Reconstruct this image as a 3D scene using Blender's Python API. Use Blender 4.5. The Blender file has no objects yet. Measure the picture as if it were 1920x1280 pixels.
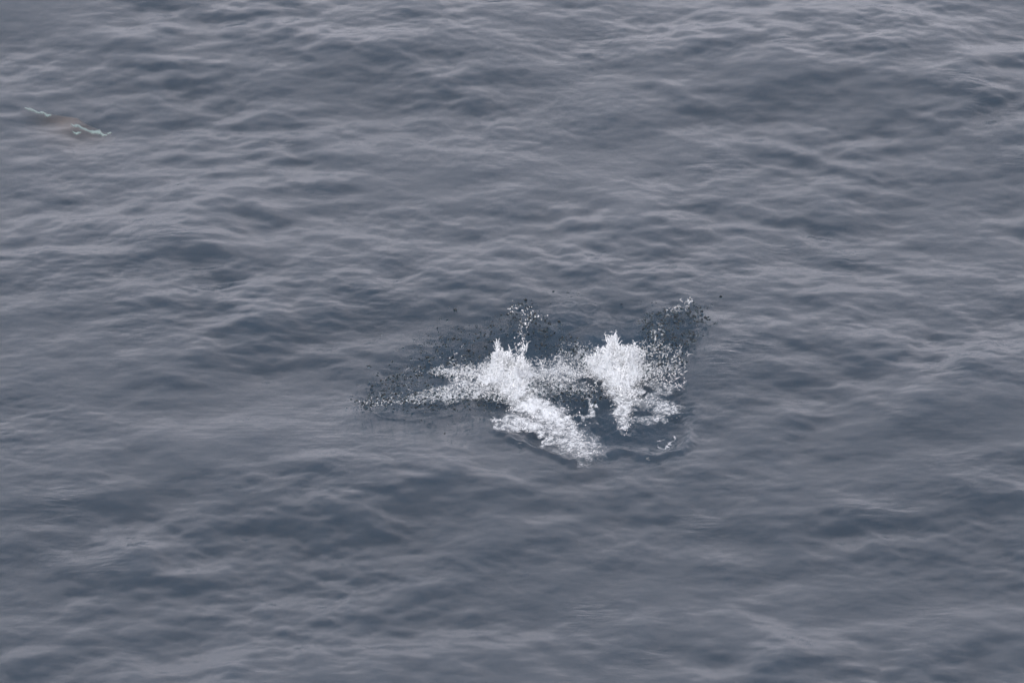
import bpy, math
import numpy as np
from mathutils import Vector

rng = np.random.default_rng(11)
S = bpy.context.scene
COL = S.collection
R = math.radians

# ------------------------------------------------------------------ camera
PITCH = R(23.5)
DIST = 60.0
WIDTH = 12.0                       # metres across the frame at the splash
CAM = np.array([0.0, -DIST*math.cos(PITCH), DIST*math.sin(PITCH)])
cd = bpy.data.cameras.new('camera')
cam = bpy.data.objects.new('camera', cd); COL.objects.link(cam)
cam.location = CAM
cam.rotation_euler = (math.pi/2-PITCH, 0, 0)
cd.sensor_width = 36
cd.lens = 36*DIST/WIDTH
cd.clip_start = 1; cd.clip_end = 20000
cd.dof.use_dof = True
cd.dof.focus_distance = DIST
cd.dof.aperture_fstop = cd.lens/1000/0.028
S.camera = cam

# ------------------------------------------------------------------ sky and sun (overcast)
SUN_EL, SUN_AZ = R(58), R(215)
w = bpy.data.worlds.new('World'); S.world = w; w.use_nodes = True
nt = w.node_tree; nt.nodes.clear()
out = nt.nodes.new('ShaderNodeOutputWorld'); bg = nt.nodes.new('ShaderNodeBackground')
sky = nt.nodes.new('ShaderNodeTexSky'); sky.sky_type = 'NISHITA'; sky.sun_disc = False
sky.sun_elevation = SUN_EL; sky.sun_rotation = SUN_AZ
sky.air_density = 1.0; sky.dust_density = 3.0
hsv = nt.nodes.new('ShaderNodeHueSaturation'); hsv.inputs['Saturation'].default_value = 0.12
tc = nt.nodes.new('ShaderNodeTexCoord')
nz = nt.nodes.new('ShaderNodeTexNoise'); nz.inputs['Scale'].default_value = 2.6
nz.inputs['Detail'].default_value = 4; nz.inputs['Roughness'].default_value = 0.5
mr = nt.nodes.new('ShaderNodeMapRange')
mr.inputs['From Min'].default_value = 0.3; mr.inputs['From Max'].default_value = 0.7
mr.inputs['To Min'].default_value = 7.3; mr.inputs['To Max'].default_value = 9.6
cloud = nt.nodes.new('ShaderNodeVectorMath'); cloud.operation = 'SCALE'
cloud.inputs[0].default_value = (0.985, 0.960, 1.065)
mixs = nt.nodes.new('ShaderNodeMix'); mixs.data_type = 'RGBA'; mixs.inputs[0].default_value = 0.86
L = nt.links.new
L(sky.outputs[0], hsv.inputs['Color'])
L(tc.outputs['Generated'], nz.inputs['Vector']); L(nz.outputs['Fac'], mr.inputs['Value'])
sep = nt.nodes.new('ShaderNodeSeparateXYZ'); L(tc.outputs['Generated'], sep.inputs[0])
gr = nt.nodes.new('ShaderNodeMapRange'); gr.inputs['From Min'].default_value = 0.0; gr.inputs['From Max'].default_value = 0.9
gr.inputs['To Min'].default_value = 0.80; gr.inputs['To Max'].default_value = 1.22; L(sep.outputs['Z'], gr.inputs['Value'])
gm = nt.nodes.new('ShaderNodeMath'); gm.operation = 'MULTIPLY'; L(mr.outputs[0], gm.inputs[0]); L(gr.outputs[0], gm.inputs[1])
L(gm.outputs[0], cloud.inputs['Scale'])
L(hsv.outputs[0], mixs.inputs[6]); L(cloud.outputs[0], mixs.inputs[7])
L(mixs.outputs[2], bg.inputs['Color'])
bg.inputs['Strength'].default_value = 0.10
L(bg.outputs[0], out.inputs['Surface'])
sl = bpy.data.lights.new('sun', 'SUN'); sl.energy = 0.9; sl.angle = R(25); sl.color = (1, 0.97, 0.93)
so = bpy.data.objects.new('sun', sl); COL.objects.link(so)
sd = Vector((math.sin(SUN_AZ)*math.cos(SUN_EL), math.cos(SUN_AZ)*math.cos(SUN_EL), math.sin(SUN_EL)))
so.rotation_euler = sd.to_track_quat('Z', 'Y').to_euler()
S.view_settings.view_transform = 'Standard'; S.view_settings.look = 'None'
S.view_settings.gamma = 1; S.view_settings.use_curve_mapping = False
S.view_settings.exposure = 0.80
cy = S.cycles
cy.use_denoising = True
cy.max_bounces = 8; cy.volume_bounces = 1; cy.transparent_max_bounces = 24
cy.transmission_bounces = 6; cy.glossy_bounces = 3; cy.diffuse_bounces = 3
cy.caustics_reflective = False

# ------------------------------------------------------------------ helpers
def ray_at(px, py, h):
    """point at height h that shows at photo pixel (px,py) of 1920x1280"""
    px = np.asarray(px, float); py = np.asarray(py, float); h = np.asarray(h, float)
    k = WIDTH/DIST/1920
    u = (px-960)*k; v = (640-py)*k
    c, s = math.cos(PITCH), math.sin(PITCH)
    dx = u; dy = c+v*s; dz = -s+v*c
    t = (h-CAM[2])/dz
    return np.stack([CAM[0]+t*dx, CAM[1]+t*dy, np.broadcast_to(h, t.shape)], -1)

def to_px(x, y, z):
    c, s = math.cos(PITCH), math.sin(PITCH)
    X = x-CAM[0]; Y = y-CAM[1]; Z = z-CAM[2]
    f = Y*c-Z*s; up = Y*s+Z*c
    k = WIDTH/DIST/1920
    return 960+X/f/k, 640-up/f/k

def sm(a, b, x):
    t = np.clip((x-a)/(b-a), 0, 1); return t*t*(3-2*t)

class Tile:
    """periodic gaussian random field made from a directional wave spectrum"""
    def __init__(s, size, n, spec, seed, norm='slope', val=0.1, chop=0.0):
        r = np.random.default_rng(seed)
        s.L = size; s.n = n
        k = 2*np.pi*np.fft.fftfreq(n, size/n)
        kx, ky = np.meshgrid(k, k)                 # row = y, col = x
        kk = np.hypot(kx, ky); kk[0, 0] = 1
        amp = np.sqrt(spec(kx, ky, kk)); amp[0, 0] = 0
        F = np.fft.fft2(r.standard_normal((n, n)))*amp
        h = np.fft.ifft2(F).real
        if norm == 'slope':
            sx = np.fft.ifft2(1j*kx*F).real; sy = np.fft.ifft2(1j*ky*F).real
            q = val/np.sqrt((sx**2+sy**2).mean())
        else:
            q = val/h.std()
        s.f = [h*q]
        if chop:
            s.f += [np.fft.ifft2(1j*kx/kk*F).real*q*chop, np.fft.ifft2(1j*ky/kk*F).real*q*chop]
    def __call__(s, x, y, i=0):
        u = np.asarray(x)/s.L*s.n; v = np.asarray(y)/s.L*s.n
        u0 = np.floor(u).astype(int); v0 = np.floor(v).astype(int); a = u-u0; b = v-v0
        a = a*a*(3-2*a)*0.5+a*0.5; b = b*b*(3-2*b)*0.5+b*0.5
        u0 %= s.n; v0 %= s.n; u1 = (u0+1) % s.n; v1 = (v0+1) % s.n
        f = s.f[i]
        return (f[v0, u0]*(1-a)+f[v0, u1]*a)*(1-b)+(f[v1, u0]*(1-a)+f[v1, u1]*a)*b

def wave_spec(lmin, lmax, ang, iso, p=4.0):
    k0, k1 = 2*np.pi/lmax, 2*np.pi/lmin
    def f(kx, ky, kk):
        th = np.arctan2(ky, kx)
        d = iso+(1-iso)*(np.cos(th-ang)**4+0.45*np.cos(th-ang+R(62))**6)
        return kk**-p*np.exp(-(k0/kk)**4)*np.exp(-(kk/k1)**2)*d
    return f
def band(lmin, lmax, p=2.0):
    k0, k1 = 2*np.pi/lmax, 2*np.pi/lmin
    return lambda kx, ky, kk: kk**-p*np.exp(-(k0/kk)**4)*np.exp(-(kk/k1)**2)

T_swell = Tile(96.0, 1024, wave_spec(1.5, 11.0, R(128), 0.15, 4.1), 5, val=0.060, chop=0.25)
T_wave = Tile(48.0, 2048, wave_spec(0.20, 1.9, R(122), 0.8, 4.0), 21, val=0.104, chop=0.12)
T_fine = Tile(19.0, 1024, wave_spec(0.06, 0.30, R(75), 0.5, 4.0), 8, val=0.042)
T_mod = Tile(60.0, 256, band(2.5, 9.0), 9, 'std', 1.0)
T_rough = Tile(8.0, 1024, wave_spec(0.06, 0.50, R(95), 0.45, 3.7), 15, val=0.36)
T_n1 = Tile(8.0, 1024, band(0.10, 0.5), 31, 'std', 1.0)
T_n2 = Tile(6.0, 1024, band(0.035, 0.14), 32, 'std', 1.0)
T_n3 = Tile(5.0, 1024, band(0.018, 0.05), 33, 'std', 1.0)

# outline of the stirred-up water, photo pixels
POOL = np.array([(655, 752), (690, 705), (740, 665), (800, 622), (870, 602), (950, 580), (1040, 575), (1100, 588),
                 (1180, 582), (1240, 572), (1310, 580), (1328, 625), (1290, 670), (1275, 712), (1290, 745), (1306, 772),
                 (1280, 800), (1292, 832), (1230, 852), (1160, 838), (1135, 852), (1060, 862), (1000, 842), (938, 812),
                 (930, 775), (860, 768), (770, 778), (700, 772)], float)

for _ in range(3):                       # round the outline off
    nx_ = np.roll(POOL, -1, 0); POOL = np.stack([POOL*.75+nx_*.25, POOL*.25+nx_*.75], 1).reshape(-1, 2)
POOL = POOL[::2]

def pool_sd(px, py):
    """signed distance in photo pixels (y stretched), positive inside"""
    sh = px.shape; x = px.ravel(); y = py.ravel()*1.5
    P = POOL*[1, 1.5]; n = len(P)
    d = np.full(x.shape, 1e18); ins = np.zeros(x.shape, bool)
    for i in range(n):
        a = P[i]; b = P[(i+1) % n]; e = b-a
        t = np.clip(((x-a[0])*e[0]+(y-a[1])*e[1])/(e@e), 0, 1)
        d = np.minimum(d, (x-a[0]-t*e[0])**2+(y-a[1]-t*e[1])**2)
        c = ((a[1] > y) != (b[1] > y))
        ins ^= c & (x < (b[0]-a[0])*(y-a[1])/(b[1]-a[1]+1e-12)+a[0])
    return (np.sqrt(d)*np.where(ins, 1, -1)).reshape(sh)

def surface(x, y, full=True):
    """displaced sea surface; also gives how stirred up the water is"""
    r = np.hypot(x, y-4)
    near = 1-sm(30, 70, r); mid = 1-sm(140, 500, r)
    dx = T_swell(x, y, 1)*mid+T_wave(x, y, 1)*near
    dy = T_swell(x, y, 2)*mid+T_wave(x, y, 2)*near
    z = T_swell(x, y)*mid*1.0+T_wave(x, y)*near*(1+0.28*T_mod(x, y))
    z = z+T_fine(x, y)*near*np.clip(0.9+0.7*T_mod(x+17, y+5), 0.1, 2.2)
    lean = 1.1*(z-0.3*T_swell(x, y)*mid)                                # crests lean towards the near side
    rough = np.zeros_like(z)
    loc = (np.abs(x) < 3.2) & (np.abs(y) < 5)
    if loc.any():
        xl, yl = x[loc], y[loc]
        px, py = to_px(xl, yl, 0*xl)
        sd0 = pool_sd(px, py)+T_n1(xl*0.45, yl*0.35)*5; sdv = sd0+T_n1(xl, yl)*6+T_n2(xl, yl)*2
        lowright = sm(735, 800, py)*sm(905, 960, px)
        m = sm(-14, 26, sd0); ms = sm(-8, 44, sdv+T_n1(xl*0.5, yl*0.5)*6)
        calm = 1-0.3*sm(1150, 1230, px)*sm(770, 800, py)          # the smooth boil lower right
        calm = calm*(1-0.55*sm(640, 600, py)*(1-sm(1180, 1230, px)))*(1-0.45*sm(860, 760, px))
        calm = calm*(1-0.75*sm(806, 838, py)*sm(940, 1000, px))*(1+0.45*sm(1070, 1110, px)*sm(725, 745, py)*sm(815, 800, py))
        zz = z[loc]
        zz = zz+T_rough(xl, yl)*m*calm
        # smooth outer rim where the boil pushes outwards, and the small capillary folds on it
        zz = zz+0.030*np.exp(-((sd0+3)/9)**2)*sm(770, 840, py)
        zz = zz+0.012*np.sin(sd0/3.0)*np.exp(-((sd0+9)/10)**2)*sm(740, 800, py)*(0.5+0.5*np.tanh(T_n1(xl, yl)))
        zz = zz-0.03*m
        zz = zz+0.03*np.exp(-((sd0+9)/6)**2)*sm(790, 840, py)
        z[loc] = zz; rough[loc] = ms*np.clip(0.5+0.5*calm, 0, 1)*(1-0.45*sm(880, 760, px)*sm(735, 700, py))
        # ring ripples where single drops fell
    for (cx, cy_, rad, a) in RINGS:
        d = np.hypot(x-cx, y-cy_)
        q = d < rad*2.2
        if q.any(): z[q] += a*np.cos((d[q]-rad)/rad*9)*np.exp(-((d[q]-rad)/(rad*0.42))**2)
    return x-dx, y-dy-lean, z, rough

RINGS = []
for (px, py, rad, a) in [(1103, 580, .10, .006), (1117, 594, .07, .005), (1045, 562, .06, .005), (1066, 575, .09, .005),
                         (880, 812, .07, .006), (908, 812, .05, .006), (842, 808, .05, .006), (1078, 556, .05, .004),
                         (745, 782, .06, .006), (726, 783, .06, .006), (800, 778, .08, .005), (930, 806, .06, .005)]:
    p = ray_at(px, py, 0.0); RINGS.append((float(p[0]), float(p[1]), rad, a))

def mesh_np(name, v, f, mat, smooth=True, parent=None, attr=None):
    v = np.ascontiguousarray(v, np.float32); f = np.ascontiguousarray(f, np.int32)
    me = bpy.data.meshes.new(name)
    me.vertices.add(len(v)); me.vertices.foreach_set('co', v.ravel())
    n, k = f.shape
    me.loops.add(n*k); me.loops.foreach_set('vertex_index', f.ravel())
    me.polygons.add(n); me.polygons.foreach_set('loop_start', np.arange(0, n*k, k, dtype=np.int32))
    me.polygons.foreach_set('use_smooth', np.full(n, smooth))
    me.update(calc_edges=True)
    if attr:
        for an, av in attr.items():
            a = me.attributes.new(an, 'FLOAT', 'POINT'); a.data.foreach_set('value', np.ascontiguousarray(av, np.float32))
    me.materials.append(mat)
    o = bpy.data.objects.new(name, me); COL.objects.link(o)
    if parent: o.parent = parent
    return o

def tag(o, label=None, cat=None, group=None, kind=None):
    if label: o['label'] = label
    if cat: o['category'] = cat
    if group: o['group'] = group
    if kind: o['kind'] = kind
    return o

def grid_faces(nx, ny, keep=None):
    i = np.arange(nx*ny).reshape(ny, nx)
    f = np.stack([i[:-1, :-1], i[:-1, 1:], i[1:, 1:], i[1:, :-1]], -1).reshape(-1, 4)
    if keep is not None:
        k = keep.reshape(ny, nx)
        kq = k[:-1, :-1] | k[:-1, 1:] | k[1:, 1:] | k[1:, :-1]
        f = f[kq.ravel()]
    return f

def compact(v, f):
    u, inv = np.unique(f.ravel(), return_inverse=True)
    return v[u], inv.reshape(f.shape), u

# ------------------------------------------------------------------ materials
def newmat(name):
    m = bpy.data.materials.new(name); m.use_nodes = True
    m.node_tree.nodes.clear(); return m, m.node_tree

def sea_material():
    m, t = newmat('sea_water'); N = t.nodes.new; L = t.links.new
    o = N('ShaderNodeOutputMaterial')
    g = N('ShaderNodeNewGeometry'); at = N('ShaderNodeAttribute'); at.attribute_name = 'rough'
    n1 = N('ShaderNodeTexNoise'); n1.inputs['Scale'].default_value = 9; n1.inputs['Detail'].default_value = 5
    n1.inputs['Roughness'].default_value = 0.55
    mp = N('ShaderNodeMapping'); mp.inputs['Scale'].default_value = (0.7, 1.0, 1.0); mp.inputs['Rotation'].default_value = (0, 0, 0.2)
    L(g.outputs['Position'], mp.inputs[0]); L(mp.outputs[0], n1.inputs['Vector'])
    n2 = N('ShaderNodeTexNoise'); n2.inputs['Scale'].default_value = 34; n2.inputs['Detail'].default_value = 3
    L(g.outputs['Position'], n2.inputs['Vector'])
    mul = N('ShaderNodeMath'); mul.operation = 'MULTIPLY'; L(n2.outputs['Fac'], mul.inputs[0]); L(at.outputs['Fac'], mul.inputs[1])
    c1 = N('ShaderNodeTexNoise'); c1.inputs['Scale'].default_value = 1.0; c1.inputs['Detail'].default_value = 3; c1.inputs['Distortion'].default_value = 0.6
    cm = N('ShaderNodeMapping'); cm.inputs['Scale'].default_value = (3.5, 10.0, 6.0); cm.inputs['Rotation'].default_value = (0, 0, -0.25)
    L(g.outputs['Position'], cm.inputs[0]); L(cm.outputs[0], c1.inputs['Vector'])
    c2 = N('ShaderNodeTexNoise'); c2.inputs['Scale'].default_value = 0.55; c2.inputs['Detail'].default_value = 3; L(g.outputs['Position'], c2.inputs['Vector'])
    c3 = N('ShaderNodeMapRange'); c3.inputs['From Min'].default_value = 0.58; c3.inputs['From Max'].default_value = 0.72; L(c2.outputs['Fac'], c3.inputs['Value'])
    c4 = N('ShaderNodeMath'); c4.operation = 'MULTIPLY'; L(c1.outputs['Fac'], c4.inputs[0]); L(c3.outputs[0], c4.inputs[1])
    b0 = N('ShaderNodeBump'); b0.inputs['Strength'].default_value = 1; b0.inputs['Distance'].default_value = 0.022; L(c4.outputs[0], b0.inputs['Height'])
    b1 = N('ShaderNodeBump'); L(b0.outputs[0], b1.inputs['Normal']); b1.inputs['Strength'].default_value = 1; b1.inputs['Distance'].default_value = 0.007
    b2 = N('ShaderNodeBump'); b2.inputs['Strength'].default_value = 1; b2.inputs['Distance'].default_value = 0.014
    L(n1.outputs['Fac'], b1.inputs['Height']); L(mul.outputs[0], b2.inputs['Height']); L(b1.outputs[0], b2.inputs['Normal'])
    fr = N('ShaderNodeFresnel'); fr.inputs['IOR'].default_value = 1.333; L(b2.outputs[0], fr.inputs['Normal'])
    gl = N('ShaderNodeBsdfGlossy'); gl.inputs['Roughness'].default_value = 0.07; gl.inputs['Color'].default_value = (1, 1, 1, 1)
    L(b2.outputs[0], gl.inputs['Normal'])
    tr = N('ShaderNodeBsdfTransparent')
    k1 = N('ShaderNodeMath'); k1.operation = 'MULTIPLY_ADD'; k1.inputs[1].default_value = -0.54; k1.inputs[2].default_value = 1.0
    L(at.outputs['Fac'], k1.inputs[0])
    k2 = N('ShaderNodeMath'); k2.operation = 'MULTIPLY'; L(fr.outputs[0], k2.inputs[0]); L(k1.outputs[0], k2.inputs[1])   # mask cuts the reflection, painting the stirred water darker
    rg = N('ShaderNodeMath'); rg.operation = 'MULTIPLY_ADD'; rg.inputs[1].default_value = 0.03; rg.inputs[2].default_value = 0.07
    L(at.outputs['Fac'], rg.inputs[0]); L(rg.outputs[0], gl.inputs['Roughness'])
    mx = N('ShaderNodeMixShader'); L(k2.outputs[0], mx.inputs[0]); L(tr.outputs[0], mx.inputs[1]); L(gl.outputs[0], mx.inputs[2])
    L(mx.outputs[0], o.inputs['Surface'])
    v = N('ShaderNodeVolumePrincipled'); v.inputs['Density'].default_value = 1.7
    v.inputs['Color'].default_value = (0.086, 0.160, 0.240, 1); v.inputs['Absorption Color'].default_value = (0, 0, 0, 1)
    L(v.outputs[0], o.inputs['Volume'])
    return m

def foam_material(name, col, bump=0.01, scale=60, lacy=False):
    """bubbly white; a lacy one thins out to a veil of bubbles where the froth is sparse"""
    m, t = newmat(name); N = t.nodes.new; L = t.links.new
    o = N('ShaderNodeOutputMaterial'); p = N('ShaderNodeBsdfPrincipled')
    p.inputs['Roughness'].default_value = 0.5; p.inputs['IOR'].default_value = 1.33
    g = N('ShaderNodeNewGeometry'); n = N('ShaderNodeTexNoise'); n.inputs['Scale'].default_value = scale
    n.inputs['Detail'].default_value = 4; n.inputs['Roughness'].default_value = 0.7
    L(g.outputs['Position'], n.inputs['Vector'])
    cr = N('ShaderNodeValToRGB'); cr.color_ramp.elements[0].position = 0.3; cr.color_ramp.elements[1].position = 0.62
    cr.color_ramp.elements[0].color = (col[0]*0.66, col[1]*0.72, col[2]*0.76, 1); cr.color_ramp.elements[1].color = (*col, 1)
    L(n.outputs['Fac'], cr.inputs[0]); L(cr.outputs[0], p.inputs['Base Color'])
    b = N('ShaderNodeBump'); b.inputs['Distance'].default_value = bump; L(n.outputs['Fac'], b.inputs['Height']); L(b.outputs[0], p.inputs['Normal'])
    if lacy:
        at = N('ShaderNodeAttribute'); at.attribute_name = 'froth'
        mp = N('ShaderNodeMapping'); mp.inputs['Scale'].default_value = (0.75, 0.7, 1.0); L(g.outputs['Position'], mp.inputs[0])
        # threads: where a noise crosses its middle value
        f1 = N('ShaderNodeTexNoise'); f1.inputs['Scale'].default_value = 24; f1.inputs['Detail'].default_value = 5
        f1.inputs['Roughness'].default_value = 0.62; f1.inputs['Distortion'].default_value = 0.7
        L(mp.outputs[0], f1.inputs['Vector'])
        s1 = N('ShaderNodeMath'); s1.operation = 'SUBTRACT'; s1.inputs[1].default_value = 0.5; L(f1.outputs['Fac'], s1.inputs[0])
        a1 = N('ShaderNodeMath'); a1.operation = 'ABSOLUTE'; L(s1.outputs[0], a1.inputs[0])
        t1 = N('ShaderNodeMapRange'); t1.inputs['From Min'].default_value = 0.0; t1.inputs['From Max'].default_value = 0.14
        t1.inputs['To Min'].default_value = 0.42; t1.inputs['To Max'].default_value = -0.42; L(a1.outputs[0], t1.inputs['Value'])
        f2 = N('ShaderNodeTexNoise'); f2.inputs['Scale'].default_value = 80; f2.inputs['Detail'].default_value = 3; L(mp.outputs[0], f2.inputs['Vector'])
        m2 = N('ShaderNodeMapRange'); m2.inputs['From Min'].default_value = 0.3; m2.inputs['From Max'].default_value = 0.7
        m2.inputs['To Min'].default_value = -0.17; m2.inputs['To Max'].default_value = 0.17; L(f2.outputs['Fac'], m2.inputs['Value'])
        q1 = N('ShaderNodeMath'); q1.operation = 'ADD'; L(t1.outputs[0], q1.inputs[0]); L(m2.outputs[0], q1.inputs[1])
        q2 = N('ShaderNodeMath'); q2.operation = 'ADD'; L(at.outputs['Fac'], q2.inputs[0]); L(q1.outputs[0], q2.inputs[1])
        al = N('ShaderNodeMapRange'); al.interpolation_type = 'SMOOTHSTEP'
        al.inputs['From Min'].default_value = 0.22; al.inputs['From Max'].default_value = 1.25; L(q2.outputs[0], al.inputs['Value'])
        veil = N('ShaderNodeMapRange'); veil.inputs['From Min'].default_value = 0.15; veil.inputs['From Max'].default_value = 0.9
        veil.inputs['To Max'].default_value = 0.66; L(at.outputs['Fac'], veil.inputs['Value'])
        mxx = N('ShaderNodeMath'); mxx.operation = 'MAXIMUM'; L(al.outputs[0], mxx.inputs[0]); L(veil.outputs[0], mxx.inputs[1])
        L(mxx.outputs[0], p.inputs['Alpha'])
    L(p.outputs[0], o.inputs['Surface'])
    return m

def drop_material():
    m, t = newmat('dark_tinted_water'); N = t.nodes.new; L = t.links.new
    o = N('ShaderNodeOutputMaterial'); p = N('ShaderNodeBsdfPrincipled')
    p.inputs['Roughness'].default_value = 0.02; p.inputs['IOR'].default_value = 1.333
    p.inputs['Transmission Weight'].default_value = 1.0; p.inputs['Base Color'].default_value = (0.11, 0.155, 0.18, 1)  # dark look of the refracted sea is put into the tint
    L(p.outputs[0], o.inputs['Surface'])
    return m

def plain_material(name, col, col2, scale=6, rough=0.7):
    m, t = newmat(name); N = t.nodes.new; L = t.links.new
    o = N('ShaderNodeOutputMaterial'); p = N('ShaderNodeBsdfPrincipled'); p.inputs['Roughness'].default_value = rough
    g = N('ShaderNodeNewGeometry'); n = N('ShaderNodeTexNoise'); n.inputs['Scale'].default_value = scale
    L(g.outputs['Position'], n.inputs['Vector'])
    cr = N('ShaderNodeValToRGB'); cr.color_ramp.elements[0].position = 0.35; cr.color_ramp.elements[1].position = 0.65
    cr.color_ramp.elements[0].color = (*col, 1); cr.color_ramp.elements[1].color = (*col2, 1)
    L(n.outputs['Fac'], cr.inputs[0]); L(cr.outputs[0], p.inputs['Base Color']); L(p.outputs[0], o.inputs['Surface'])
    return m

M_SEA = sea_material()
M_FOAM = foam_material('white_froth', (0.57, 0.585, 0.60), 0.006, 60, lacy=True)
M_BIT = foam_material('white_spray', (0.88, 0.88, 0.88), 0.003, 90)
M_DROP = drop_material()
M_SKIN = plain_material('brown_skin', (0.13, 0.080, 0.042), (0.10, 0.065, 0.036), 5)
M_PALE = plain_material('pale_skin', (0.17, 0.265, 0.255), (0.22, 0.32, 0.305), 20)

# ------------------------------------------------------------------ the sea
def axis(segs):
    out = [segs[0][0]]
    for a, b, st in segs:
        n = max(1, int(round((b-a)/st))); out += list(np.linspace(a, b, n+1)[1:])
    return np.array(out)
def outer(start, first, end):
    v = [start]; s = first
    while v[-1] < end: v.append(v[-1]+s); s *= 1.13
    return v[1:]
xs = axis([(-7.6, -2.3, 0.027), (-2.3, 2.6, 0.0135), (2.6, 7.6, 0.027)])
o_ = outer(7.6, 0.04, 6000)
xs = np.array([-q for q in o_[::-1]]+list(xs)+o_)
ys = axis([(-13.5, -4.2, 0.040), (-4.2, 2.6, 0.022), (2.6, 19.0, 0.052)])
ol = outer(13.5, 0.06, 6000); oh = outer(19.0, 0.07, 9000)
ys = np.array([-q for q in ol[::-1]]+list(ys)+oh)
X, Y = np.meshgrid(xs, ys)
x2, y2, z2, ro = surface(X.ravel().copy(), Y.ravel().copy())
nx, ny = len(xs), len(ys)
V = np.stack([x2, y2, z2], -1)
F = grid_faces(nx, ny)
# closed body of water: a skirt down to a flat bottom
idx = np.arange(nx*ny).reshape(ny, nx)
loop = np.concatenate([idx[0, :], idx[1:, -1], idx[-1, -2::-1], idx[-2:0:-1, 0]])
bot = V[loop].copy(); bot[:, 2] = -6
base = len(V); n = len(loop); j = np.arange(n); k = (j+1) % n
skirt = np.stack([loop[k], loop[j], base+j, base+k], -1)
cen = base+n
V = np.concatenate([V, bot, [[0, 0, -6]]])
fan = np.stack([base+k[::1], base+j, np.full(n, cen), np.full(n, cen)], -1)[:, :3]
# fan as quads: pair neighbouring bottom edges
q = np.arange(0, n-1, 2)
fanq = np.stack([base+(q+2) % n, base+q+1, base+q, np.full(len(q), cen)], -1)
F = np.concatenate([F, skirt, fanq])
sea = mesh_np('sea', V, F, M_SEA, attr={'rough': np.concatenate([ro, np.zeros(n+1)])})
tag(sea, 'grey blue rippled sea surface under an overcast sky', 'sea', kind='structure')
del X, Y, V, F

# ------------------------------------------------------------------ froth on the water
def blobs(px, py, L_):
    """painted density: capsules (x0,y0,x1,y1,r0,r1,w) in photo pixels, soft edged; keeps the maximum"""
    d = np.zeros(px.shape)
    for (x0, y0, x1, y1, r0, r1, wt) in L_:
        ex, ey = x1-x0, (y1-y0); l2 = ex*ex+ey*ey+1e-9
        t = np.clip(((px-x0)*ex+(py-y0)*ey)/l2, 0, 1)
        rr = r0+(r1-r0)*t
        q = np.hypot(px-x0-t*ex, (py-y0-t*ey)*1.25)/rr
        d = np.maximum(d, wt*(1-sm(0.25, 1.15, q)))
    return d

def froth(name, L_, mound=None, res=(0.011, 0.018), thick=0.05, parent=None, lace=1.0, mat=None, z0=0.0, seed=0, warp=1.0):
    xs_ = [p for b in L_ for p in (b[0]-b[4]*1.3, b[0]+b[4]*1.3, b[2]-b[5]*1.3, b[2]+b[5]*1.3)]
    ys_ = [p for b in L_ for p in (b[1]-b[4]*1.2, b[1]+b[4]*1.2, b[3]-b[5]*1.2, b[3]+b[5]*1.2)]
    a = ray_at(min(xs_), max(ys_), 0.0); b_ = ray_at(max(xs_), min(ys_), 0.0)
    x0, x1 = a[0], b_[0]; y0, y1 = a[1], b_[1]
    gx = np.arange(x0, x1, res[0]); gy = np.arange(y0, y1, res[1])
    X, Y = np.meshgrid(gx, gy); X = X.ravel(); Y = Y.ravel()
    px, py = to_px(X, Y, 0*X)
    wx = T_n1(X+seed, Y)*5*warp; wy = T_n1(X, Y+3+seed)*3*warp
    d = blobs(px+wx, py+wy, L_)
    big = T_n1(X+seed, Y*0.8); small = T_n2(X+seed, Y*0.8); fine = T_n3(X, Y+seed)
    f = d*(1+lace*(0.20*big+0.14*small))
    f = np.where(d < 0.02, 0, np.clip(f, 0, 1.5))
    sx, sy, sz, _ = surface(X.copy(), Y.copy())
    z = sz+z0+0.004+thick*f*(0.6+0.35*big+0.22*small+0.1*fine)*sm(0.1, 0.6, f)
    if mound is not None:
        z += mound_h(X, Y, mound, seed)*sm(0, 0.25, d)
        z += 0.010*(small+fine*0.5)*sm(0.1, 0.4, d)
        f = np.maximum(f, 1.6*sm(0.015, 0.08, mound_h(X, Y, mound, seed)))
    keep = (f > 0.10)
    f4 = grid_faces(len(gx), len(gy), keep)
    v, f4, u = compact(np.stack([sx, sy, z], -1), f4)
    return mesh_np(name, v, f4, mat or M_FOAM, parent=parent, attr={'froth': f[u]})

def mound_h(X, Y, mound, seed=0):
    h = 0*X
    for (mx, my, rx, ry, hh) in mound:
        p = ray_at(mx, my, 0.0)
        wx2 = T_n1(X*0.8+seed, Y*0.8)*0.03
        q = ((X-p[0]+wx2)/rx)**2+((Y-p[1]+wx2)/ry)**2
        h = np.maximum(h, hh*np.exp(-0.9*q**1.6)*(1+0.26*T_n1(X*0.9+seed, Y*0.6)+0.07*T_n2(X*.8, Y*.6+seed)))
    return h

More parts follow.
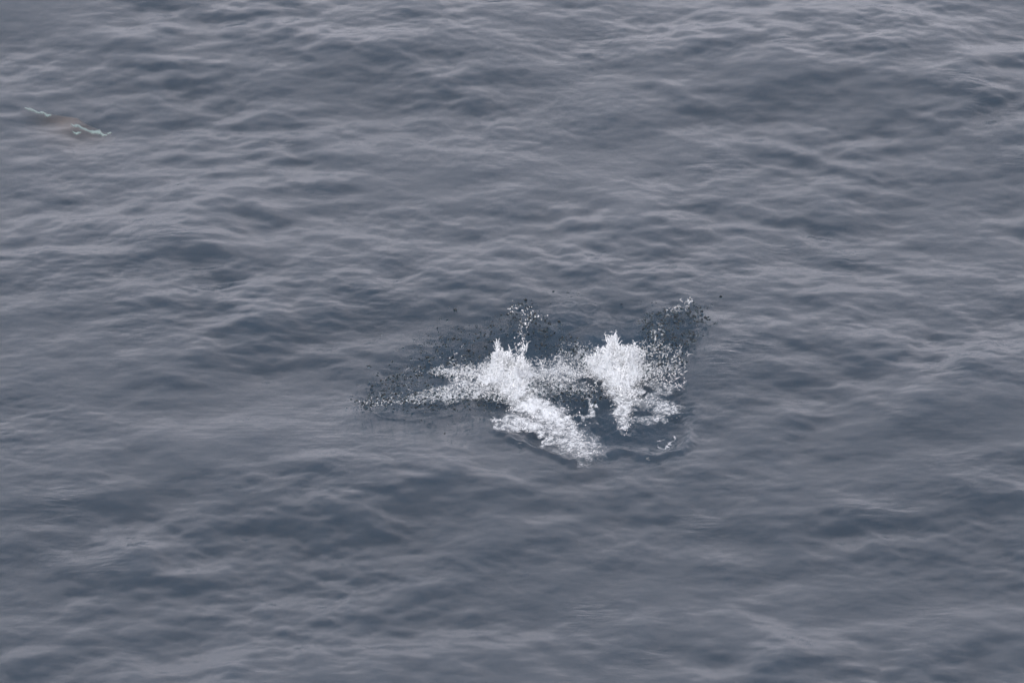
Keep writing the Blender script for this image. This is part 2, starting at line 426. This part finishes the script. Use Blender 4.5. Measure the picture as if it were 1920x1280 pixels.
def mound_bits(name, mound, n, r0, r1, seed=0, spread=0.50, lift=0.26, thread=False):
    """small lumps and threads of froth thrown off the skin of a mound"""
    m = np.array([(*ray_at(a, b, 0.0)[:2], c, d, e) for a, b, c, d, e in mound])
    wgt = m[:, 2]*m[:, 3]*m[:, 4]; i = rng.choice(len(m), n, p=wgt/wgt.sum())
    x = m[i, 0]+rng.normal(0, 1, n)*m[i, 2]*spread; y = m[i, 1]+rng.normal(0, 1, n)*m[i, 3]*spread
    h = mound_h(x, y, mound, seed)
    z = surface(x.copy(), y.copy())[2]+h*(1+np.minimum(rng.exponential(lift*0.35, n), lift*1.6))+rng.uniform(-0.005, 0.02, n)
    P = np.stack([x, y, z], -1)
    if thread:
        D = np.stack([x-m[i, 0], y-m[i, 1], 0.12+0.2*rng.uniform(0, 1, n)], -1)*[1.2, 1.2, 1]+rng.normal(0, .05, (n, 3))
        v, f = strand_batch(P, D, rng.uniform(.02, .09, n), rng.uniform(.002, .005, n), curl=0.35)
    else:
        v, f = blob_batch(P, r0*(r1/r0)**(rng.uniform(0, 1, n)**1.5), ICO1, 0.6, 0.25)
    return mesh_np(name, v, f, M_BIT)

# ------------------------------------------------------------------ drops, bits and strands
def ico(sub):
    import bmesh
    bm = bmesh.new(); bmesh.ops.create_icosphere(bm, subdivisions=sub, radius=1.0)
    v = np.array([p.co[:] for p in bm.verts]); f = np.array([[q.index for q in g.verts] for g in bm.faces])
    bm.free(); return v, f
ICO1, ICO2, ICO3 = ico(1), ico(2), ico(3)

def rand_rot(n):
    q = rng.standard_normal((n, 4)); q /= np.linalg.norm(q, axis=1)[:, None]
    a, b, c, d = q.T
    return np.stack([np.stack([1-2*(c*c+d*d), 2*(b*c-a*d), 2*(b*d+a*c)], -1),
                     np.stack([2*(b*c+a*d), 1-2*(b*b+d*d), 2*(c*d-a*b)], -1),
                     np.stack([2*(b*d-a*c), 2*(c*d+a*b), 1-2*(b*b+c*c)], -1)], 1)

def blob_batch(P, rad, base=ICO1, stretch=0.5, jitter=0.25):
    n = len(P); bv, bf = base
    sc = np.exp(rng.normal(0, stretch*0.5, (n, 3)))
    v = bv[None]*(1+rng.normal(0, jitter, (n, len(bv), 1)))*sc[:, None, :]
    v = np.einsum('nij,nkj->nki', rand_rot(n), v)*rad[:, None, None]+P[:, None, :]
    f = bf[None]+(np.arange(n)*len(bv))[:, None, None]
    return v.reshape(-1, 3), f.reshape(-1, 3)

def strand_batch(P, D, length, rad, seg=5, curl=0.5):
    """short bent threads of water, four sided"""
    n = len(P)
    pts = [P]; d = D/np.linalg.norm(D, axis=1)[:, None]
    for s in range(seg):
        d = d+rng.normal(0, curl, (n, 3))*[1, 1, 0.7]; d /= np.linalg.norm(d, axis=1)[:, None]
        pts.append(pts[-1]+d*(length/seg)[:, None])
    pts = np.stack(pts, 1)
    r = rad[:, None]*np.abs(rng.normal(1, 0.35, (n, seg+1))); r[:, -1] *= 0.3; r[:, 0] *= 0.7
    a = np.cross(D, rng.standard_normal((n, 3))); a /= np.linalg.norm(a, axis=1)[:, None]+1e-9
    b = np.cross(D, a); b /= np.linalg.norm(b, axis=1)[:, None]+1e-9
    ring = np.stack([a, b, -a, -b], 1)
    v = pts[:, :, None, :]+ring[:, None, :, :]*r[:, :, None, None]
    i = np.arange(seg)[:, None]*4; j = np.arange(4)[None]
    f = np.stack([i+j, i+(j+1) % 4, i+4+(j+1) % 4, i+4+j], -1).reshape(-1, 4)
    f = f[None]+(np.arange(n)*(seg+1)*4)[:, None, None]
    return v.reshape(-1, 3), f.reshape(-1, 4)

def sample(L_, n, hfun=None, clump=0.9):
    """n photo pixel positions spread over the painted density, in clumps"""
    xs_ = [p for b in L_ for p in (b[0]-b[4]*1.2, b[0]+b[4]*1.2, b[2]-b[5]*1.2, b[2]+b[5]*1.2)]
    ys_ = [p for b in L_ for p in (b[1]-b[4], b[1]+b[4], b[3]-b[5], b[3]+b[5])]
    out = []; tot = 0
    while tot < n:
        x = rng.uniform(min(xs_), max(xs_), n*6); y = rng.uniform(min(ys_), max(ys_), n*6)
        d = blobs(x, y, L_)
        c = np.clip(0.16+1.5*clump*(T_n2(x*0.010, y*0.014+1.3)*0.65+T_n1(x*0.012, y*0.02)*0.5), 0.02, 2)
        k = rng.uniform(0, 1, n*6) < d*c*0.6
        out.append(np.stack([x[k], y[k]], -1)); tot += k.sum()
    o = np.concatenate(out); rng.shuffle(o)
    return o[:n]

def heights(n, lo, hi):
    return lo+(hi-lo)*rng.beta(1.2, 2.2, n)

def place(pp, h):
    """photo pixel plus height above the local water -> a point"""
    p = ray_at(pp[:, 0], pp[:, 1], h)
    s = surface(p[:, 0].copy(), p[:, 1].copy())[2]
    p[:, 2] += s
    return p

def bits(name, L_, n, r0, r1, hlo, hhi, mat, parent=None, base=ICO1, clump=0.9, jitter=0.25, stretch=0.6, mixstr=0, sl=(0.04, 0.12), sr=(0.003, 0.006), up=0.6):
    pp = sample(L_, n, clump=clump)
    P = place(pp, heights(n, hlo, hhi))
    rad = r0*(r1/r0)**(rng.uniform(0, 1, n)**1.7)
    v, f = blob_batch(P, rad, base, stretch, jitter)
    f = np.concatenate([f])
    o = mesh_np(name, v, f, mat, parent=parent)
    return o

def strands(name, L_, n, hlo, hhi, mat, parent=None, sl=(0.04, 0.14), sr=(0.003, 0.007), up=0.5, clump=1.2, curl=0.5):
    pp = sample(L_, n, clump=clump)
    P = place(pp, heights(n, hlo, hhi))
    D = rng.standard_normal((n, 3)); D[:, 2] = np.abs(D[:, 2])*0.7+up
    v, f = strand_batch(P, D, rng.uniform(*sl, n), rng.uniform(*sr, n), curl=curl)
    return mesh_np(name, v, f, mat, parent=parent)

def empty(name, px, py):
    e = bpy.data.objects.new(name, None); COL.objects.link(e)
    e.location = ray_at(px, py, 0.0); e.empty_display_size = 0.1
    return e
def adopt(e, *objs):
    for o in objs:
        o.parent = e; o.matrix_parent_inverse = e.matrix_world.inverted()
        o.data.transform(__import__('mathutils').Matrix.Translation(-Vector(e.location)))
        o.matrix_parent_inverse.identity()

# --- left splash: the tall narrow burst
MA = [(966, 730, 0.20, 0.24, 0.08), (947, 698, 0.15, 0.24, 0.20), (966, 706, 0.14, 0.24, 0.145), (931, 692, 0.08, 0.14, 0.155), (922, 716, 0.15, 0.22, 0.07), (978, 704, 0.09, 0.12, 0.11)]
e = empty('water_splash', 948, 705)
m1 = froth('froth', [(938, 696, 960, 715, 44, 42, 1.1), (915, 715, 985, 725, 22, 30, 0.8)], mound=MA, thick=0.03, seed=1)
m2 = mound_bits('spray', MA, 4200, 0.0025, 0.008, seed=1)
m2b = mound_bits('water_thread', MA, 900, 0, 0, seed=1, thread=True)
m3 = strands('jet', [(930, 636, 935, 662, 5, 10, 1.0), (972, 650, 984, 690, 6, 7, .8), (985, 645, 978, 655, 8, 8, .8)], 150, 0.15, 0.22, M_BIT, sl=(.03, .10), sr=(.002, .005), up=1.2, curl=.35)
adopt(e, m1, m2, m2b, m3)
for q_ in (m2, m2b, m3): q_['kind'] = 'stuff'
tag(e, 'narrow left burst of white froth with a thin pointed jet on top', 'splash')
# --- right splash: the broad burst
MB = [(1150, 686, 0.16, 0.22, 0.21), (1174, 692, 0.17, 0.22, 0.165), (1118, 688, 0.16, 0.20, 0.08), (1165, 716, 0.18, 0.26, 0.08), (1144, 676, 0.08, 0.12, 0.22), (1198, 696, 0.13, 0.20, 0.07), (1172, 734, 0.15, 0.2, 0.05)]
e2 = empty('water_splash', 1152, 700)
n1 = froth('froth', [(1120, 690, 1190, 698, 30, 34, .9), (1150, 682, 1165, 712, 48, 42, 1.1)], mound=MB, thick=0.03, seed=2)
n2 = mound_bits('spray', MB, 5200, 0.0025, 0.008, seed=2)
n2b = mound_bits('water_thread', MB, 1000, 0, 0, seed=2, thread=True)
n3 = strands('jet', [(1138, 634, 1150, 642, 6, 8, 1.0), (1185, 650, 1205, 665, 9, 12, .7), (1105, 672, 1130, 662, 9, 9, .5)], 130, 0.15, 0.22, M_BIT, sl=(.03, .09), sr=(.002, .005), up=1.1, curl=.35)
adopt(e2, n1, n2, n2b, n3)
for q_ in (n2, n2b, n3): q_['kind'] = 'stuff'
tag(e2, 'broad right burst of white froth beside the dark shower of drops', 'splash')

# --- trails of froth below the bursts
t1 = froth('foam_trail', [(955, 725, 1000, 755, 32, 38, .95), (1000, 755, 1050, 795, 40, 42, .68), (1040, 790, 1075, 825, 44, 54, .46),
                          (1075, 825, 1100, 845, 50, 42, .42), (1020, 765, 1062, 775, 26, 16, .85), (965, 780, 1010, 800, 22, 22, .62),
                          (1000, 800, 1018, 818, 12, 12, .6), (1020, 828, 1110, 822, 12, 12, .54)], thick=0.011, seed=3)
tag(t1, 'wide trail of white foam running down from the narrow left burst, breaking into lace', 'foam')
t1b = froth('foam_patch', [(940, 790, 955, 805, 18, 16, .62), (950, 800, 985, 792, 14, 12, .5), (938, 805, 948, 810, 12, 10, .62)], thick=0.008, seed=4)
tag(t1b, 'small ragged foam patch at the lower left corner of the stirred water', 'foam')
t2 = froth('foam_trail', [(1160, 722, 1172, 745, 30, 26, .78), (1172, 745, 1165, 775, 24, 22, .60), (1165, 775, 1174, 800, 20, 12, .54), (1180, 725, 1200, 738, 20, 16, .55)],
           thick=0.011, seed=5)
tag(t2, 'narrow trail of white foam hanging below the broad right burst', 'foam')
t3 = froth('foam_patch', [(1205, 752, 1262, 762, 20, 22, .34), (1245, 764, 1256, 768, 14, 12, .60), (1180, 785, 1240, 778, 12, 12, .38), (1215, 742, 1255, 728, 12, 12, .38)], thick=0.008, seed=6)
tag(t3, 'thin lacy foam right of the narrow trail near the pool edge', 'foam')
t4 = froth('foam_patch', [(1108, 748, 1112, 772, 7, 10, .62), (1100, 780, 1112, 770, 8, 10, .5)], thick=0.03, seed=7)
tag(t4, 'little upright lick of foam in dark water between the two trails', 'foam')
ring = [(1262, 812, 1267, 818), (1267, 820, 1256, 830), (1254, 831, 1240, 833), (1238, 833, 1237, 826), (1240, 820, 1248, 817)]
t5 = froth('foam_ring', [(a, b, c, d, 3.0, 2.6, .52) for a, b, c, d in ring], thick=0.012, lace=0.6, res=(0.007, 0.011), seed=8, warp=0.6)
tag(t5, 'faint broken ring of foam on the smooth boil at lower right', 'foam')

for lab_, L_, n_ in (('white flecks scattered over the wide left foam trail', [(955, 735, 1060, 780, 40, 44, .8), (1030, 790, 1100, 840, 44, 40, .15), (940, 795, 985, 800, 18, 18, .6)], 900),
                     ('white flecks scattered over the narrow right foam trail', [(1165, 730, 1170, 795, 34, 20, .8), (1200, 745, 1262, 768, 22, 22, .25)], 450)):
    a = bits('spray', L_, n_, 0.0022, 0.007, 0.0, 0.02, M_BIT); tag(a, lab_, 'spray', kind='stuff')
# --- spray, uncountable
def stuff(o, label, cat='spray'): return tag(o, label, cat, kind='stuff')
LW = [(690, 750, 790, 738, 20, 24, .22), (760, 700, 860, 660, 24, 24, .07), (790, 738, 925, 728, 22, 26, .50), (840, 690, 925, 680, 14, 18, .75), (860, 705, 920, 700, 22, 26, .62), (815, 688, 850, 695, 9, 10, .6)]
MID = [(990, 705, 1110, 680, 28, 32, .8), (985, 680, 1080, 672, 20, 24, .6), (1010, 720, 1100, 725, 20, 22, .5), (1060, 650, 1110, 655, 18, 18, .45)]
RW = [(1190, 690, 1270, 690, 24, 24, .5), (1215, 650, 1270, 670, 24, 20, .4), (1235, 620, 1225, 650, 14, 14, .3), (1255, 590, 1290, 572, 9, 8, .5), (1205, 700, 1275, 720, 16, 14, .32)]
TOP = [(985, 600, 972, 645, 14, 12, .6), (975, 640, 985, 675, 10, 10, .6), (960, 580, 1010, 590, 16, 16, .3)]
a = bits('spray', LW, 1250, 0.0022, 0.0065, 0.0, 0.14, M_BIT); b = strands('water_thread', LW, 700, 0.0, 0.12, M_BIT, sl=(.02, .09), sr=(.0012, .0032), up=-.1, curl=.8)
stuff(a, 'fine white spray fanned out left of the narrow burst'); stuff(b, 'tangled white water threads fanned out left of the narrow burst')
a = bits('spray', MID, 1050, 0.0022, 0.006, 0.0, 0.10, M_BIT); b = strands('water_thread', MID, 600, 0.0, 0.08, M_BIT, sl=(.02, .08), sr=(.0012, .0030), up=-.1, curl=.8)
stuff(a, 'fine white spray between the two bursts'); stuff(b, 'tangled white water threads between the two bursts')
a = bits('spray', RW, 520, 0.0025, 0.007, 0.0, 0.22, M_BIT); b = strands('water_thread', RW, 440, 0.0, 0.16, M_BIT, sl=(.02, .09), sr=(.0014, .0034), up=-.1, curl=.8)
stuff(a, 'white specks scattered in the shower right of the broad burst'); stuff(b, 'white water threads in the shower right of the broad burst')
a = bits('spray', TOP, 260, 0.003, 0.009, 0.05, 0.30, M_BIT)
stuff(a, 'white specks thrown up in a column above the narrow burst')

w1 = froth('foam_patch', [(760, 746, 830, 738, 12, 22, .30), (830, 738, 925, 722, 24, 32, .52), (850, 694, 925, 690, 12, 20, .50), (815, 688, 845, 694, 8, 10, .42)], thick=0.02, seed=9)
tag(w1, 'lacy white water fanned out flat left of the narrow burst', 'foam')
w2 = froth('foam_patch', [(985, 700, 1110, 685, 26, 28, .47), (1015, 722, 1090, 722, 18, 16, .34), (1060, 668, 1100, 668, 14, 16, .38)], thick=0.02, seed=10)
tag(w2, 'lacy white water lying between the two bursts', 'foam')
w3 = froth('foam_patch', [(1200, 690, 1262, 690, 20, 14, .34), (1215, 668, 1250, 650, 12, 12, .3), (1200, 712, 1262, 722, 12, 12, .32)], thick=0.02, seed=12)
tag(w3, 'ragged thin lace of white water just right of the broad burst', 'foam')
DARK_L = [(680, 750, 800, 742, 24, 36, .5), (800, 742, 930, 750, 36, 26, .4), (720, 705, 900, 660, 34, 40, .33), (800, 640, 1000, 600, 30, 34, .3), (700, 745, 760, 748, 14, 20, .5)]
DARK_M = [(980, 590, 1030, 640, 34, 40, .4), (1030, 620, 1100, 665, 30, 26, .35), (1010, 720, 1110, 735, 28, 26, .5), (1060, 650, 1100, 670, 24, 24, .4)]
DARK_R = [(1225, 612, 1300, 590, 34, 26, .45), (1285, 600, 1325, 612, 18, 20, .25), (1225, 640, 1288, 640, 34, 26, .45), (1220, 680, 1262, 690, 34, 20, .42), (1262, 676, 1280, 680, 12, 12, .4)]
for L_, n, lab in ((DARK_L, 1250, 'clear drops falling on the left wing of the splash'),
                   (DARK_M, 650, 'clear drops falling behind and between the two bursts'),
                   (DARK_R, 900, 'dense shower of clear dark drops right of the broad burst')):
    a = bits('water_drops', L_, n, 0.0045, 0.017, 0.0, 0.25, M_DROP, base=ICO2, jitter=0.0, stretch=0.45, clump=0.7)
    stuff(a, lab, 'drops')
    a = bits('water_drops', L_, int(n*1.5), 0.002, 0.006, 0.0, 0.22, M_DROP, base=ICO1, jitter=0.0, stretch=0.45, clump=0.5)
    stuff(a, lab.replace('drops', 'fine droplets').replace('clear ', 'tiny '), 'drops')

# --- single drops that can be picked out
def water_drop(px, py, r, h, label, group=None):
    p = place(np.array([[px, py]], float), np.array([h]))[0]
    bv, bf = ICO3
    n_ = bv+0.0
    s_ = np.array([1.2, 0.95, 0.8])*np.exp(rng.normal(0, 0.12, 3))
    ph = rng.uniform(0, 6.28, 6)
    wob = 1+0.13*np.sin(bv[:, 0]*2.3+ph[0])+0.12*np.sin(bv[:, 1]*2.9+ph[1])+0.10*np.sin(bv[:, 2]*3.1+ph[2])
    o = mesh_np('water_drop', n_*wob[:, None]*s_*r, bf, M_DROP); o.location = p
    tag(o, label, 'drop', group)
big = [(1352, 560, .019, 'lone dark drop farthest out to the right of the splash'),
       (854, 576, .022, 'larger dark drop alone above the left wing of the splash'),
       (842, 572, .012, 'smaller dark drop just left of the lone pair above the left wing'),
       (692, 677, .018, 'dark drop at the left edge well above the wing tip'),
       (650, 766, .011, 'tiny dark drop below and beyond the left tip of the splash'),
       (1038, 553, .015, 'dark drop alone above the middle of the splash'),
       (1300, 652, .016, 'dark drop off the right edge, below the shower'),
       (1292, 650, .014, 'dark drop just left of its neighbour off the right edge of the shower')]
for px, py, r, lab in big: water_drop(px, py, r, 0.12, lab)
more = [(1316, 610, .018), (1322, 607, .017), (1312, 613, .014), (1328, 606, .013), (1335, 576, .012), (1326, 583, .012), (1306, 579, .012),
        (1308, 594, .011), (1318, 640, .010), (1308, 642, .012), (1288, 692, .008), (1230, 571, .011), (1222, 573, .008),
        (826, 592, .011), (838, 592, .012), (815, 605, .011), (756, 645, .013), (748, 650, .010), (770, 660, .012), (735, 665, .014),
        (716, 622, .008), (703, 700, .010), (690, 702, .009), (670, 708, .008), (686, 770, .011), (658, 750, .009), (741, 648, .009),
        (790, 787, .010), (760, 790, .008), (840, 793, .009), (862, 786, .009), (834, 826, .009), (914, 768, .010), (900, 790, .009),
        (796, 640, .008), (850, 626, .013), (848, 633, .010), (795, 640, .011), (730, 672, .012), (744, 690, .010),
        (1065, 556, .009), (1072, 562, .008), (1085, 558, .008), (1032, 571, .009), (1165, 572, .009), (1203, 571, .007),
        (1272, 672, .014), (1280, 668, .016), (1275, 676, .018), (1270, 684, .015), (1282, 682, .014), (978, 570, .016), (986, 574, .013), (972, 573, .011)]
for px, py, r in more:
    if px < 960:
        side = 'above the left wing' if py < 655 else ('around the left tip' if py < 768 else 'below the left wing')
    elif px < 1180: side = 'above the middle'
    else: side = 'off the upper right corner' if py < 645 else 'off the lower right edge'
    water_drop(px, py, r, float(rng.uniform(0.02, 0.2)), f'small dark drop scattered {side} of the splash', f'small drops {side} of the splash')

# ------------------------------------------------------------------ animals under the surface
def spindle(name, pts, mat, z, parent=None, flat=1.1, nseg=16):
    """smooth tapering body along photo-pixel points (px,py,radius in metres), wholly under water"""
    P = np.array([ray_at(a, b, z+flat*c) for a, b, c in pts]); P[:, 2] = 0; r = np.array([c for _, _, c in pts])
    t = np.linspace(0, len(pts)-1, 36); i = np.arange(len(pts))
    C = np.stack([np.interp(t, i, P[:, k]) for k in range(3)], -1); rr = np.interp(t, i, r)
    for _ in range(6):
        C[1:-1] = (C[:-2]+2*C[1:-1]+C[2:])/4; rr[1:-1] = (rr[:-2]+2*rr[1:-1]+rr[2:])/4
    d = np.gradient(C, axis=0); d /= np.linalg.norm(d, axis=1)[:, None]
    sd_ = np.stack([-d[:, 1], d[:, 0], 0*d[:, 0]], -1)
    a = np.linspace(0, 2*np.pi, nseg, endpoint=False)
    v = C[:, None]+rr[:, None, None]*(np.cos(a)[None, :, None]*sd_[:, None]+np.sin(a)[None, :, None]*np.array([0, 0, flat]))
    v[..., 2] += z
    n_ = len(C); jj = np.arange(nseg)
    f = np.concatenate([np.stack([q*nseg+jj, q*nseg+(jj+1) % nseg, (q+1)*nseg+(jj+1) % nseg, (q+1)*nseg+jj], -1) for q in range(n_-1)])
    return mesh_np(name, v.reshape(-1, 3), f, mat, parent=parent)

def streak(name, pts, z, lift=0.012):
    """irregular pale marking: (px,py,half width in px) following the body just under the ripples"""
    pts = np.array(pts, float); t = np.linspace(0, len(pts)-1, 90); i = np.arange(len(pts))
    cx = np.interp(t, i, pts[:, 0]); cy_ = np.interp(t, i, pts[:, 1]); hw = np.interp(t, i, pts[:, 2])
    cy_ = cy_+0.5*np.sin(t*3.1); hw = hw*(1.35+0.25*np.sin(t*5.7)+0.12*np.sin(t*11))
    A = ray_at(cx, cy_-hw, np.full(90, z)); B = ray_at(cx, cy_+hw, np.full(90, z)); M = (A+B)/2; M[:, 2] += lift
    Bt = M.copy(); Bt[:, 2] -= 2.2*lift
    v = np.stack([A, M, B, Bt], 1)
    q = np.arange(89)
    f = np.concatenate([np.stack([q*4+k, q*4+(k+1) % 4, (q+1)*4+(k+1) % 4, (q+1)*4+k], -1) for k in range(4)])
    return mesh_np(name, v.reshape(-1, 3), f, M_PALE)

e3 = empty('submerged_animal', 125, 225)
b1 = spindle('body', [(40, 200, .02), (70, 210, .16), (105, 218, .30), (140, 224, .36), (170, 236, .24), (196, 248, .12), (214, 256, .02)], M_SKIN, -0.60)
s1 = streak('pale_streak', [(46, 202, .8), (53, 205, 2.2), (64, 208, 2.0), (72, 212, 1.4), (82, 212, 1.8), (88, 217, 2.8), (96, 217, .8)], -0.13)
s2 = streak('pale_streak', [(133, 233, .5), (139, 237, 1.8), (147, 236, 2.4), (155, 241, 1.8), (166, 246, 1.4), (176, 248, 3.0), (188, 248, 3.2), (192, 253, 2.4), (200, 255, .5)], -0.18)
s3 = streak('pale_streak', [(136, 247, .4), (143, 251, 2.2), (152, 249, .8)], -0.16)
s4 = streak('pale_streak', [(200, 251, .3), (205, 250, 1.4), (209, 250, .5)], -0.18)
adopt(e3, b1, s1, s2, s3, s4)
tag(e3, 'brownish animal just under the surface at far left showing pale turquoise streaks', 'sea animal')
for px, py, lab in ((902, 642, 'faint brown body sunk under the drops left of the narrow burst'), (1108, 610, 'faint brown body sunk behind the broad burst')):
    ee = empty('submerged_animal', px, py)
    bb = spindle('body', [(px-42, py+12, .02), (px-26, py+7, .18), (px, py, .17), (px+24, py-6, .12), (px+44, py-10, .02)], M_SKIN, -0.60)
    adopt(ee, bb); tag(ee, lab, 'sea animal')
